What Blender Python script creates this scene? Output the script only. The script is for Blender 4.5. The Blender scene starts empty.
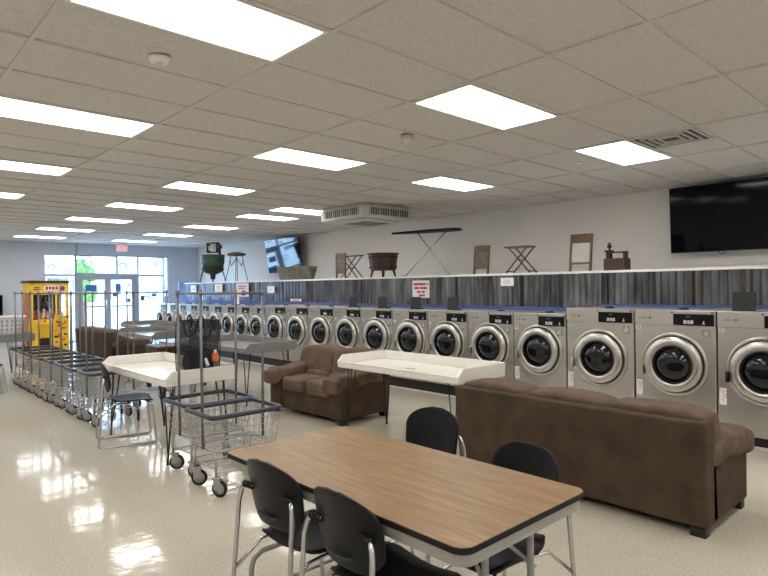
import bpy, bmesh, math, random
from mathutils import Vector, Matrix
PI = math.pi
rnd = random.Random(7)
S = bpy.context.scene
COL = S.collection

# ------------------------------------------------------------------ camera
EYE = 1.55
yaw, pitch, roll, fpx = 0.74847, -0.00128, -0.01079, 582.68
fw = Vector((math.sin(yaw)*math.cos(pitch), math.cos(yaw)*math.cos(pitch), math.sin(pitch)))
rt = Vector((math.cos(yaw), -math.sin(yaw), 0)); up = rt.cross(fw)
r2 = rt*math.cos(roll)+up*math.sin(roll); u2 = -rt*math.sin(roll)+up*math.cos(roll)
cam = bpy.data.cameras.new('camera'); cam.sensor_width = 36; cam.lens = fpx/768*36
cam.clip_start = 0.05; cam.clip_end = 300
co = bpy.data.objects.new('camera', cam); COL.objects.link(co)
m = Matrix((r2, u2, -fw)).transposed().to_4x4(); m.translation = Vector((0, 0, EYE)); co.matrix_world = m
S.camera = co
# ------------------------------------------------------------------ world + exposure
W = bpy.data.worlds.new('world'); S.world = W; W.use_nodes = True
bg = W.node_tree.nodes['Background']; bg.inputs[0].default_value = (0.40, 0.64, 1.0, 1); bg.inputs[1].default_value = 15.0
S.view_settings.view_transform = 'Standard'; S.view_settings.look = 'None'
S.view_settings.gamma = 1; S.view_settings.use_curve_mapping = False
S.view_settings.exposure = 0.1
LAMP = 10.0
H = EYE+1.431           # ceiling height
# daylight through the shop windows (portal guides sampling of the sky)
pl_ = bpy.data.lights.new('window_portal', 'AREA'); pl_.shape = 'RECTANGLE'; pl_.size = 3.8; pl_.size_y = 2.7
pl_.cycles.is_portal = True
po = bpy.data.objects.new('window_portal', pl_); COL.objects.link(po)
po.location = (6.2, 19.48, 1.35); po.rotation_euler = (-PI/2, 0, 0)

# ------------------------------------------------------------------ materials
def mat(name, col, rough=.5, metal=0., bump=0., bscale=80., var=0., vscale=6., emit=None, es=0., spec=None, coat=0., stretch=None, trans=0., alpha=None):
    M = bpy.data.materials.new(name); M.use_nodes = True
    nt = M.node_tree; N = nt.nodes; L = nt.links; B = N['Principled BSDF']
    B.inputs['Base Color'].default_value = (*col, 1); B.inputs['Roughness'].default_value = rough
    B.inputs['Metallic'].default_value = metal
    if spec is not None: B.inputs['Specular IOR Level'].default_value = spec
    if coat: B.inputs['Coat Weight'].default_value = coat; B.inputs['Coat Roughness'].default_value = .08
    if trans: B.inputs['Transmission Weight'].default_value = trans
    if alpha is not None: B.inputs['Alpha'].default_value = alpha
    if emit: B.inputs['Emission Color'].default_value = (*emit, 1); B.inputs['Emission Strength'].default_value = es
    if var or bump:
        tc = N.new('ShaderNodeTexCoord'); mp = N.new('ShaderNodeMapping'); L.new(tc.outputs['Object'], mp.inputs[0])
        if stretch: mp.inputs['Scale'].default_value = stretch
    if var:
        no = N.new('ShaderNodeTexNoise'); no.inputs['Scale'].default_value = vscale; no.inputs['Detail'].default_value = 5
        L.new(mp.outputs[0], no.inputs['Vector'])
        cr = N.new('ShaderNodeValToRGB'); L.new(no.outputs[0], cr.inputs[0])
        cr.color_ramp.elements[0].position = .3; cr.color_ramp.elements[1].position = .7
        cr.color_ramp.elements[0].color = (*[c*(1-var) for c in col], 1)
        cr.color_ramp.elements[1].color = (*[min(1, c*(1+var)) for c in col], 1)
        L.new(cr.outputs[0], B.inputs['Base Color'])
    if bump:
        n2 = N.new('ShaderNodeTexNoise'); n2.inputs['Scale'].default_value = bscale; n2.inputs['Detail'].default_value = 4
        L.new(mp.outputs[0], n2.inputs['Vector'])
        bp = N.new('ShaderNodeBump'); bp.inputs['Strength'].default_value = bump; bp.inputs['Distance'].default_value = .01
        L.new(n2.outputs[0], bp.inputs['Height']); L.new(bp.outputs[0], B.inputs['Normal'])
    return M
M = {}
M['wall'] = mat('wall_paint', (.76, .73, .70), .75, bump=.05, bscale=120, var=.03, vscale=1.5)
M['ceil'] = mat('ceiling_tile', (.635, .612, .582), .9, bump=.15, bscale=60, var=.10, vscale=60)
M['grid'] = mat('ceiling_grid', (.62, .60, .56), .6)
M['wall_f'] = mat('wall_paint_dimmed_cool', (.50, .52, .575), .75, bump=.05, bscale=120, var=.03, vscale=1.5)  # front wall: dimmer, bluer light put into the paint colour
M['white'] = mat('white_paint', (.80, .79, .76), .45, var=.03)
M['lamp'] = mat('lamp_diffuser', (.9, .9, .9), .5, emit=(1, .985, .955), es=LAMP)
M['chrome'] = mat('chrome_tube', (.55, .55, .56), .25, 1., var=.06, vscale=20)
M['pole'] = mat('dull_steel_pole', (.20, .20, .21), .38, .75, var=.12, vscale=20)
M['wire'] = mat('zinc_wire', (.46, .46, .48), .33, .9, var=.05, vscale=30)
M['steel'] = mat('stainless_steel', (.56, .54, .50), .33, .85, bump=.03, bscale=14, var=.05, vscale=3, stretch=(1, 1, .3))
M['steel2'] = mat('polished_steel', (.60, .58, .54), .32, .85, bump=.02, bscale=8)
M['black'] = mat('black_plastic', (.008, .008, .009), .42, bump=.03, bscale=200, spec=.22)
M['rubber'] = mat('black_rubber', (.009, .009, .010), .6, var=.1, spec=.25)
M['glass_b'] = mat('dark_door_glass', (.007, .008, .010), .07, coat=.15, var=.2)
M['panel_b'] = mat('black_control_panel', (.006, .006, .009), .3, var=.1, spec=.2)
M['bumper'] = mat('navy_bumper', (.018, .024, .045), .38, var=.2, vscale=12)
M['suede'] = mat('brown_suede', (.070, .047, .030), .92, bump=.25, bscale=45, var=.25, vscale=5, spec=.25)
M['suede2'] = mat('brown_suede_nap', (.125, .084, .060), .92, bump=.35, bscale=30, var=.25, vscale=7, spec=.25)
M['foot'] = mat('dark_foot', (.012, .010, .009), .5, var=.1)
M['fold'] = mat('white_laminate', (.80, .77, .70), .22, var=.03)
M['foldg'] = mat('grey_laminate', (.22, .21, .20), .3, var=.04)
M['hair'] = mat('black_steel_rod', (.012, .012, .013), .45, .3, var=.1)
M['apron'] = mat('grey_enamel', (.34, .335, .31), .45, var=.05)
M['blue'] = mat('blue_trim_and_sky_tint', (.05, .09, .28), .45, var=.2, vscale=9)  # trim's own blue; also the sky reflection painted on the far soap lids
M['tv'] = mat('tv_screen', (.002, .003, .006), .07, spec=.15, var=.1)
M['tv2'] = mat('tv_screen_glossy', (.006, .007, .010), .04, spec=1., coat=.6, var=.1)
M['tvf'] = mat('tv_bezel', (.012, .012, .012), .35, var=.1)
M['wood_d'] = mat('dark_wood', (.045, .019, .011), .45, bump=.1, bscale=30, var=.4, vscale=9, stretch=(6, 6, .8))
M['wood_m'] = mat('aged_wood', (.095, .055, .032), .6, bump=.1, bscale=30, var=.35, vscale=9, stretch=(6, 6, .8))
M['wood_p'] = mat('pale_wood', (.30, .19, .10), .5, bump=.1, bscale=30, var=.25, vscale=8, stretch=(1, 6, 6))
M['strip'] = mat('weathered_strip', (.060, .045, .034), .8, var=.4, vscale=12)
M['galv'] = mat('old_zinc', (.15, .14, .115), .55, .5, bump=.15, bscale=14, var=.3, vscale=9)
M['green'] = mat('green_enamel', (.035, .085, .055), .4, var=.3)
M['iron'] = mat('rusty_iron', (.035, .024, .020), .6, .4, bump=.2, bscale=40, var=.4)
M['zincw'] = mat('ribbed_glass', (.42, .42, .36), .25, var=.08)
M['paper'] = mat('white_paper', (.80, .79, .80), .6, var=.03)
M['pink'] = mat('pink_paper', (.72, .58, .60), .6, var=.05)
M['red'] = mat('red_ink', (.45, .03, .04), .5, var=.1)
M['orange'] = mat('orange_ink', (.75, .16, .03), .5, var=.1)
M['yellow'] = mat('yellow_paint', (.85, .54, .02), .4, var=.12, vscale=8)
M['ink'] = mat('grey_ink', (.10, .10, .11), .6, var=.1)
M['digit'] = mat('lit_digit', (.45, .45, .45), .5, emit=(.9, .9, .85), es=.12)
M['digitg'] = mat('lit_green', (.05, .2, .03), .5, emit=(.3, .8, .15), es=.02)
M['exit'] = mat('exit_red', (.8, .05, .05), .5, emit=(1, .12, .14), es=1.6)
M['alu'] = mat('window_aluminium', (.33, .35, .40), .45, .5, var=.05)
M['basket'] = mat('white_plastic', (.78, .79, .80), .45, var=.03)
M['decalg'] = mat('green_window_paint', (.03, .20, .12), .6, var=.1)
M['decalp'] = mat('purple_window_paint', (.12, .06, .42), .6, var=.1)
M['decalb'] = mat('blue_window_paint', (.03, .25, .55), .6, var=.1)
M['acgrey'] = mat('ac_plastic', (.62, .61, .58), .5, var=.03)
M['acdark'] = mat('ac_grille', (.13, .13, .125), .6, var=.1)
M['pave'] = mat('pale_paving', (.45, .44, .42), .9, bump=.2, bscale=8, var=.15)
M['leaf'] = mat('tree_leaves', (.10, .20, .03), .8, bump=.4, bscale=6, var=.4, vscale=5)
M['brick'] = mat('pale_brick', (.72, .70, .68), .9, var=.15, vscale=3)
M['sign_b'] = mat('blue_sign', (.03, .12, .45), .5, var=.1)

def net_mat():
    m_ = mat('black_mesh_net', (.010, .011, .016), .7)
    nt = m_.node_tree; N = nt.nodes; L = nt.links; B = N['Principled BSDF']
    tc = N.new('ShaderNodeTexCoord'); mp = N.new('ShaderNodeMapping'); mp.inputs['Scale'].default_value = (1, 1, 1)
    L.new(tc.outputs['Object'], mp.inputs[0])
    v = N.new('ShaderNodeTexVoronoi'); v.inputs['Scale'].default_value = 280; L.new(mp.outputs[0], v.inputs['Vector'])
    mt = N.new('ShaderNodeMath'); mt.operation = 'GREATER_THAN'; mt.inputs[1].default_value = .50; L.new(v.outputs['Distance'], mt.inputs[0])
    L.new(mt.outputs[0], B.inputs['Alpha'])
    return m_
M['net'] = net_mat()

def floor_mat():
    m_ = mat('vinyl_tile_floor', (.55, .50, .42), .1)
    nt = m_.node_tree; N = nt.nodes; L = nt.links; B = N['Principled BSDF']
    tc = N.new('ShaderNodeTexCoord')
    no = N.new('ShaderNodeTexNoise'); no.inputs['Scale'].default_value = 70; no.inputs['Detail'].default_value = 4; L.new(tc.outputs['Object'], no.inputs['Vector'])
    cr = N.new('ShaderNodeValToRGB'); L.new(no.outputs[0], cr.inputs[0])
    cr.color_ramp.elements[0].position = .36; cr.color_ramp.elements[0].color = (.46, .415, .33, 1)
    cr.color_ramp.elements[1].position = .58; cr.color_ramp.elements[1].color = (.56, .515, .415, 1)
    br = N.new('ShaderNodeTexBrick'); br.offset = 0; br.inputs['Scale'].default_value = 1; br.inputs['Mortar Size'].default_value = .0015
    br.inputs['Brick Width'].default_value = .3048; br.inputs['Row Height'].default_value = .3048; br.inputs['Bias'].default_value = 0
    br.inputs['Color1'].default_value = (.97, .97, .97, 1); br.inputs['Color2'].default_value = (1, 1, 1, 1); br.inputs['Mortar'].default_value = (.86, .85, .83, 1)
    L.new(tc.outputs['Object'], br.inputs['Vector'])
    mx = N.new('ShaderNodeMix'); mx.data_type = 'RGBA'; mx.blend_type = 'MULTIPLY'; mx.inputs[0].default_value = 1
    L.new(cr.outputs[0], mx.inputs[6]); L.new(br.outputs[0], mx.inputs[7]); L.new(mx.outputs[2], B.inputs['Base Color'])
    n3 = N.new('ShaderNodeTexNoise'); n3.inputs['Scale'].default_value = 9.0; n3.inputs['Detail'].default_value = 3; L.new(tc.outputs['Object'], n3.inputs['Vector'])
    bp = N.new('ShaderNodeBump'); bp.inputs['Strength'].default_value = .09; bp.inputs['Distance'].default_value = .015; L.new(n3.outputs[0], bp.inputs['Height'])
    L.new(bp.outputs[0], B.inputs['Normal'])
    B.inputs['Roughness'].default_value = .085; B.inputs['Specular IOR Level'].default_value = .62
    return m_
M['floor'] = floor_mat()

def oak_mat():
    m_ = mat('oak_laminate', (.4, .24, .13), .40, spec=.35)
    nt = m_.node_tree; N = nt.nodes; L = nt.links; B = N['Principled BSDF']
    tc = N.new('ShaderNodeTexCoord'); mp = N.new('ShaderNodeMapping'); mp.inputs['Scale'].default_value = (12, 1.2, 1); L.new(tc.outputs['Object'], mp.inputs[0])
    n1 = N.new('ShaderNodeTexNoise'); n1.inputs['Scale'].default_value = 3.2; n1.inputs['Detail'].default_value = 8; n1.inputs['Distortion'].default_value = .6; L.new(mp.outputs[0], n1.inputs['Vector'])
    mp2 = N.new('ShaderNodeMapping'); mp2.inputs['Scale'].default_value = (60, 3, 1); L.new(tc.outputs['Object'], mp2.inputs[0])
    n2 = N.new('ShaderNodeTexNoise'); n2.inputs['Scale'].default_value = 4; n2.inputs['Detail'].default_value = 4; L.new(mp2.outputs[0], n2.inputs['Vector'])
    ad = N.new('ShaderNodeMix'); ad.data_type = 'FLOAT'; ad.inputs[0].default_value = .35; L.new(n1.outputs[0], ad.inputs[2]); L.new(n2.outputs[0], ad.inputs[3])
    cr = N.new('ShaderNodeValToRGB'); L.new(ad.outputs[0], cr.inputs[0])
    e = cr.color_ramp.elements; e[0].position = .35; e[0].color = (.185, .104, .045, 1); e[1].position = .66; e[1].color = (.325, .205, .094, 1)
    k = e.new(.5); k.color = (.25, .15, .067, 1)
    L.new(cr.outputs[0], B.inputs['Base Color'])
    return m_
M['oak'] = oak_mat()

def corr_mat():
    m_ = mat('weathered_corrugated_steel', (.2, .2, .2), .30, .8)
    nt = m_.node_tree; N = nt.nodes; L = nt.links; B = N['Principled BSDF']
    tc = N.new('ShaderNodeTexCoord'); oi = N.new('ShaderNodeObjectInfo')
    ad = N.new('ShaderNodeVectorMath'); ad.operation = 'ADD'; L.new(tc.outputs['Object'], ad.inputs[0]); L.new(oi.outputs['Random'], ad.inputs[1])
    mp = N.new('ShaderNodeMapping'); mp.inputs['Scale'].default_value = (1, 5, 1.0); L.new(ad.outputs[0], mp.inputs[0])
    n1 = N.new('ShaderNodeTexNoise'); n1.inputs['Scale'].default_value = 1.6; n1.inputs['Detail'].default_value = 6; L.new(mp.outputs[0], n1.inputs['Vector'])
    cr = N.new('ShaderNodeValToRGB'); L.new(n1.outputs[0], cr.inputs[0])
    e = cr.color_ramp.elements; e[0].position = .32; e[0].color = (.06, .06, .062, 1); e[1].position = .72; e[1].color = (.25, .265, .29, 1)
    k = e.new(.5); k.color = (.14, .145, .155, 1)
    hs = N.new('ShaderNodeHueSaturation'); L.new(cr.outputs[0], hs.inputs['Color'])
    mr = N.new('ShaderNodeMapRange'); mr.inputs[3].default_value = .75; mr.inputs[4].default_value = 1.35; L.new(oi.outputs['Random'], mr.inputs[0]); L.new(mr.outputs[0], hs.inputs['Value'])
    L.new(hs.outputs[0], B.inputs['Base Color'])
    return m_
M['corr'] = corr_mat()

def glass_mat():
    m_ = bpy.data.materials.new('window_glass'); m_.use_nodes = True
    nt = m_.node_tree; N = nt.nodes; L = nt.links; N.remove(N['Principled BSDF'])
    t = N.new('ShaderNodeBsdfTransparent'); t.inputs[0].default_value = (.93, .96, .97, 1)
    g = N.new('ShaderNodeBsdfGlossy'); g.inputs['Roughness'].default_value = .02
    mx = N.new('ShaderNodeMixShader'); mx.inputs[0].default_value = .07
    L.new(t.outputs[0], mx.inputs[1]); L.new(g.outputs[0], mx.inputs[2]); L.new(mx.outputs[0], N['Material Output'].inputs[0])
    return m_
M['glass'] = glass_mat()

# ------------------------------------------------------------------ mesh builder
class MB:
    def __init__(s): s.v = []; s.f = []; s.mi = []; s.sm = []
    def add(s, vs, fs, mi=0, sm=False):
        o = len(s.v); s.v += [tuple(v) for v in vs]
        for f in fs: s.f.append([i+o for i in f]); s.mi.append(mi); s.sm.append(sm)
        return s
    def box(s, x0, x1, y0, y1, z0, z1, mi=0, T=None):
        vs = [Vector((x, y, z)) for z in (z0, z1) for y in (y0, y1) for x in (x0, x1)]
        if T is not None: vs = [T @ v for v in vs]
        return s.add(vs, [(0, 2, 3, 1), (4, 5, 7, 6), (0, 1, 5, 4), (2, 6, 7, 3), (0, 4, 6, 2), (1, 3, 7, 5)], mi)
    def tube(s, pts, r, n=8, closed=False, mi=0, caps=True, sm=True):
        P = [Vector(p) for p in pts]; k = len(P); rings = []
        nrm = None
        for i in range(k):
            if closed: t = (P[(i+1) % k]-P[i-1])
            else: t = P[min(i+1, k-1)]-P[max(i-1, 0)]
            t.normalize()
            if nrm is None: nrm = t.orthogonal().normalized()
            nrm = (nrm - t*nrm.dot(t))
            if nrm.length < 1e-6: nrm = t.orthogonal()
            nrm.normalize(); b = t.cross(nrm)
            rr = r[i] if isinstance(r, (list, tuple)) else r
            rings.append([P[i]+(nrm*math.cos(a)+b*math.sin(a))*rr for a in [2*PI*j/n for j in range(n)]])
        vs = [v for R in rings for v in R]; fs = []
        for i in range(k if closed else k-1):
            a = i*n; b_ = ((i+1) % k)*n
            for j in range(n): fs.append((a+j, a+(j+1) % n, b_+(j+1) % n, b_+j))
        if not closed and caps: fs += [tuple(range(n))[::-1], tuple(range((k-1)*n, k*n))]
        return s.add(vs, fs, mi, sm)
    def lathe(s, prof, n=32, T=None, mi=0, sm=True, sy=1.):
        # prof: (radius, height) about local z
        vs = [Vector((r*math.cos(2*PI*j/n), r*sy*math.sin(2*PI*j/n), h)) for r, h in prof for j in range(n)]
        if T is not None: vs = [T @ v for v in vs]
        fs = []
        for i in range(len(prof)-1):
            for j in range(n): fs.append((i*n+j, i*n+(j+1) % n, (i+1)*n+(j+1) % n, (i+1)*n+j))
        if prof[0][0] > 1e-5: fs.append(tuple(range(n))[::-1])
        if prof[-1][0] > 1e-5: fs.append(tuple(range((len(prof)-1)*n, len(prof)*n)))
        return s.add(vs, fs, mi, sm)
    def ring(s, prof, n=32, T=None, mi=0):  # closed profile
        k = len(prof); vs = [Vector((r*math.cos(2*PI*j/n), r*math.sin(2*PI*j/n), h)) for r, h in prof for j in range(n)]
        if T is not None: vs = [T @ v for v in vs]
        fs = [(i*n+j, i*n+(j+1) % n, ((i+1) % k)*n+(j+1) % n, ((i+1) % k)*n+j) for i in range(k) for j in range(n)]
        return s.add(vs, fs, mi, True)
    def prism(s, poly, z0, z1, T=None, mi=0, sm=False):
        n = len(poly); vs = [Vector((x, y, z)) for z in (z0, z1) for x, y in poly]
        if T is not None: vs = [T @ v for v in vs]
        fs = [tuple(range(n))[::-1], tuple(range(n, 2*n))]+[(j, (j+1) % n, n+(j+1) % n, n+j) for j in range(n)]
        return s.add(vs, fs, mi, sm)
    def puff(s, c, h, e=.35, n=20, fn=None, mi=0):
        # rounded cushion: centre c, half sizes h
        vs = []; fs = []; m_ = n; k = n*2
        def sp(x): return math.copysign(abs(x)**e, x)
        for i in range(m_+1):
            t = -PI/2+PI*i/m_
            for j in range(k):
                p = 2*PI*j/k
                v = Vector((sp(math.cos(t))*sp(math.cos(p)), sp(math.cos(t))*sp(math.sin(p)), sp(math.sin(t))))
                v = Vector((v.x*h[0], v.y*h[1], v.z*h[2]))
                if fn: v = fn(v)
                vs.append(v+Vector(c))
        for i in range(m_):
            for j in range(k): fs.append((i*k+j, i*k+(j+1) % k, (i+1)*k+(j+1) % k, (i+1)*k+j))
        return s.add(vs, fs, mi, True)
    def surf(s, F, nu, nv, th, mi=0, sm=True):
        # thick sheet: F(u,v)->Vector, thickness th along normal
        P = [[Vector(F(i/nu, j/nv)) for j in range(nv+1)] for i in range(nu+1)]; vs = []; vb = []
        for i in range(nu+1):
            for j in range(nv+1):
                a = P[min(i+1, nu)][j]-P[max(i-1, 0)][j]; b = P[i][min(j+1, nv)]-P[i][max(j-1, 0)]
                nn = a.cross(b); nn = nn.normalized() if nn.length > 1e-9 else Vector((0, 0, 1))
                vs.append(P[i][j]+nn*th/2); vb.append(P[i][j]-nn*th/2)
        w = nv+1; o = len(vs); fs = []
        for i in range(nu):
            for j in range(nv):
                a = i*w+j; fs.append((a, a+w, a+w+1, a+1)); fs.append((o+a, o+a+1, o+a+w+1, o+a+w))
        for j in range(nv): fs.append((j, j+1, o+j+1, o+j)); a = nu*w+j; fs.append((a+1, a, o+a, o+a+1))
        for i in range(nu): a = i*w; fs.append((a+w, a, o+a, o+a+w)); a = i*w+nv; fs.append((a, a+w, o+a+w, o+a))
        return s.add(vs+vb, fs, mi, sm)
    def build(s, name, m_, parent=None, bevel=0., seg=2):
        me = bpy.data.meshes.new(name); me.from_pydata(s.v, [], s.f)
        for x in (m_ if isinstance(m_, (list, tuple)) else [m_]): me.materials.append(M[x] if isinstance(x, str) else x)
        me.polygons.foreach_set('material_index', s.mi); me.polygons.foreach_set('use_smooth', s.sm); me.update()
        b = bmesh.new(); b.from_mesh(me); bmesh.ops.recalc_face_normals(b, faces=b.faces); b.to_mesh(me); b.free()
        o = bpy.data.objects.new(name, me); COL.objects.link(o)
        if parent is not None: o.parent = parent
        if bevel:
            md = o.modifiers.new('bevel', 'BEVEL'); md.width = bevel; md.segments = seg; md.limit_method = 'ANGLE'; md.angle_limit = .7
        return o
def box(*a, **k): return MB().box(*a, **k)
def RX(T=(0, 0, 0)):   # local z axis -> world -x (facing the room), for round doors
    return Matrix.Translation(Vector(T)) @ Matrix(((0, 0, -1, 0), (0, 1, 0, 0), (1, 0, 0, 0), (0, 0, 0, 1)))
def tag(o, label, cat, group=None, kind=None):
    o['label'] = label; o['category'] = cat
    if group: o['group'] = group
    if kind: o['kind'] = kind
    return o
def thing(name, label, cat, loc=(0, 0, 0), rz=0, group=None):
    o = bpy.data.objects.new(name, None); COL.objects.link(o); o.empty_display_size = .1
    o.location = loc; o.rotation_euler = (0, 0, rz); return tag(o, label, cat, group)
def struct(o): o['kind'] = 'structure'; return o
def copy_tree(o, parent=None):
    c = o.copy(); COL.objects.link(c)
    if parent is not None: c.parent = parent
    for ch in list(o.children): copy_tree(ch, c)
    return c
def place(proto, used, loc, rz, label, group=None):
    o = proto if not used else copy_tree(proto)
    o.location = loc; o.rotation_euler = (0, 0, rz); o['label'] = label
    if group: o['group'] = group
    return o
def rpoly(x0, x1, y0, y1, r, n=6):
    P = []
    for cx, cy, a in ((x1-r, y1-r, 0), (x0+r, y1-r, 90), (x0+r, y0+r, 180), (x1-r, y0+r, 270)):
        for i in range(n+1): t = math.radians(a+90*i/n); P.append((cx+r*math.cos(t), cy+r*math.sin(t)))
    return P
def text(name, s_, size, m_, parent, loc, rot, ext=.0008):
    c = bpy.data.curves.new(name, 'FONT'); c.body = s_; c.size = size; c.extrude = ext; c.align_x = 'CENTER'; c.align_y = 'CENTER'
    c.materials.append(M[m_]); o = bpy.data.objects.new(name, c); COL.objects.link(o); me = bpy.data.meshes.new_from_object(o); bpy.data.objects.remove(o); me.materials.clear(); me.materials.append(M[m_])
    o = bpy.data.objects.new(name, me); COL.objects.link(o); o.parent = parent; o.location = loc; o.rotation_euler = rot
    return o

# ------------------------------------------------------------------ room shell
X0, X1, Y0, Y1 = -3.0, 9.1, -3.2, 19.3
struct(box(X0-.2, X1+.2, Y0-.2, Y1+.2, -.2, 0).build('floor', 'floor'))
GX = 2.0167; GY = 2.5679; TX = 1.2192; TY = .6096
# lay-in ceiling: every tile sags and tilts a little
cb = MB()
i0 = math.floor((X0-GX)/TX); i1 = math.ceil((X1-GX)/TX); j0 = math.floor((Y0-GY)/TY); j1 = math.ceil((Y1-GY)/TY)
lights = []
for k in range(-8, 28, 4):
    for c in (-3, -1, 1, 3):
        kk = 10 if (c == 3 and k == 8) else k
        lights.append((c, kk))
LS = set(lights)
VENT = (3, -1)
for i in range(i0, i1):
    for j in range(j0, j1):
        if (i, j) in LS: continue
        a, b = max(X0, GX+i*TX), min(X1, GX+(i+1)*TX); c, d = max(Y0, GY+j*TY), min(Y1, GY+(j+1)*TY)
        if b-a < .01 or d-c < .01: continue
        t1, t2 = rnd.uniform(-.004, .004), rnd.uniform(-.004, .004); q = rnd.uniform(0, .002)
        cb.add([(a, c, H+.008+t1+q), (b, c, H+.008+t2+q), (b, d, H+.008-t1+q), (a, d, H+.008-t2+q)], [(0, 3, 2, 1)])
cb.box(X0-.2, X1+.2, Y0-.2, Y1+.2, H+.12, H+.2)
struct(cb.build('ceiling', 'ceil'))
g = MB()
for i in range(i0, i1+1):
    x = GX+i*TX
    if X0 < x < X1: g.box(x-.012, x+.012, Y0, Y1, H-.004, H+.03)
for j in range(j0, j1+1):
    y = GY+j*TY
    if Y0 < y < Y1: g.box(X0, X1, y-.010, y+.010, H-.003, H+.03)
struct(g.build('trim_1', 'grid'))
struct(box(X1, X1+.2, Y0-.2, Y1+.2, 0, H+.2).build('wall_right', 'wall'))
struct(box(X0-.2, X0, Y0-.2, Y1+.2, 0, H+.2).build('wall_left', 'wall'))
struct(box(X0, X1, Y0-.2, Y0, 0, H+.2).build('wall_rear', 'wall'))
# shop front wall with the window openings left out
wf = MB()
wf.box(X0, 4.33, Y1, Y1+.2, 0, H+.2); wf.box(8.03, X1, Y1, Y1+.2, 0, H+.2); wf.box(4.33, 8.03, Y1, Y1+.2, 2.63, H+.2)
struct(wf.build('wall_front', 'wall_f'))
struct(box(5.19, 5.24, Y1-.03, Y1-.001, 2.63, H).build('trim_2', 'alu'))
# window and door frames
def pane(n, kind, x0, x1, z0, z1, f=.03, depth=.06, m_='alu'):
    w = MB(); y0 = Y1+.04; y1 = y0+depth
    w.box(x0, x0+f, y0, y1, z0, z1); w.box(x1-f, x1, y0, y1, z0, z1)
    w.box(x0+f, x1-f, y0, y1, z0, z0+f); w.box(x0+f, x1-f, y0, y1, z1-f, z1)
    o = struct(w.build('%s_%d' % (kind, n), m_))
    gl = box(x0+f, x1-f, y0+depth*.45, y0+depth*.55, z0+f, z1-f).build('pane', 'glass', o)
    return o
pane(1, 'window', 4.33, 5.19, 2.02, 2.63)
pane(2, 'window', 4.33, 5.19, 0.0, 2.02, .035)
pane(3, 'window', 5.19, 6.40, 2.05, 2.63, .035)
pane(4, 'window', 6.40, 7.04, 2.05, 2.63, .02)
pane(5, 'window', 7.04, 7.88, 2.02, 2.63)
pane(6, 'window', 7.04, 7.88, 0.0, 2.02, .03)
pane(7, 'window', 7.90, 8.03, 0.0, 2.63, .02)
struct(MB().box(5.19, 7.04, Y1+.02, Y1+.14, 1.97, 2.05).box(5.19, 5.29, Y1+.02, Y1+.14, 0, 1.97).box(6.93, 7.04, Y1+.02, Y1+.14, 0, 1.97).build('trim_3', 'alu'))
for n, (a, b) in enumerate(((5.29, 6.11), (6.11, 6.93))):
    o = pane(n+1, 'door', a, b, .01, 1.97, .09)
    h = MB(); hx = b-.06 if n == 0 else a+.06
    h.tube([(hx, Y1+.03, .95), (hx, Y1-.02, .95), (hx, Y1-.02, 1.25), (hx, Y1+.03, 1.25)], .012)
    h.build('door_handle', 'chrome', o)
    box(a+.1, b-.1, Y1+.02, Y1+.05, 1.02, 1.07).build('push_bar', 'alu', o)

# bulkhead behind the machines with corrugated cladding
BX = 7.0; BE = 15.7; LZ = 1.73
struct(MB().box(BX+.02, X1-.001, Y0, BE, 0, LZ-.03).build('wall_bulkhead', 'wall'))
struct(box(BX-.03, X1-.002, Y0, BE+.02, LZ-.03, LZ).build('trim_4', 'white', bevel=.003))
def corr(y0, y1, n, flat=False):
    sb = MB(); ny = max(4, int((y1-y0)/.0085)); z0, z1 = .9, LZ-.03
    P = []
    amp = .013 if not flat else .003; pitch_ = .085 if not flat else .12
    F = [(BX+.006-amp+amp*math.cos(2*PI*(y-y0)/pitch_), y) for y in [y0+(y1-y0)*t/ny for t in range(ny+1)]]
    vs = [(x, y, z) for z in (z0, z1) for x, y in F]
    k = len(F); sb.add(vs, [(j, j+1, k+j+1, k+j) for j in range(k-1)], 0, True)
    struct(sb.build('trim_%d' % n, 'corr'))
ys = [.62, 1.28, 1.93, 2.46, 2.85, 3.48, 4.08, 4.69, 5.28, 5.87, 6.56, 7.25, 7.94, 8.63, 9.32, 10.01]
fl = [10.01, 10.75, 11.45, 12.2, 12.9, 13.6, 14.3, 15.0, 15.7]
tn = 5
for a, b in zip(ys, ys[1:]): corr(a, b, tn); tn += 1
for a, b in zip(fl, fl[1:]): corr(a, b, tn, True); tn += 1
for y, w, mm in ((1.93, .05, 'strip'), (2.46, .055, 'strip'), (2.85, .03, 'foot'), (3.48, .045, 'foot'), (4.08, .03, 'foot'), (4.69, .03, 'foot'), (5.28, .05, 'strip'), (5.87, .03, 'foot')):
    struct(box(BX-.034, BX-.021, y-w/2, y+w/2, .9, LZ-.03).build('trim_%d' % tn, mm)); tn += 1
struct(box(BX-.060, BX-.035, .62, 3.52, 1.20, 1.315).build('trim_%d' % tn, 'blue')); tn += 1
struct(box(BX-.060, BX-.035, 3.52, BE, 1.15, 1.262).build('trim_%d' % tn, 'blue')); tn += 1
# black machine platform
struct(MB().box(6.26, BX+.02, .3, 3.53, 0, .115).box(6.26, BX+.02, 3.53, BE, 0, .17).build('trim_%d' % tn, 'foot')); tn += 1
struct(box(6.235, 6.26, .3, BE, 0, .02).build('trim_%d' % tn, 'grid')); tn += 1

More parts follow.
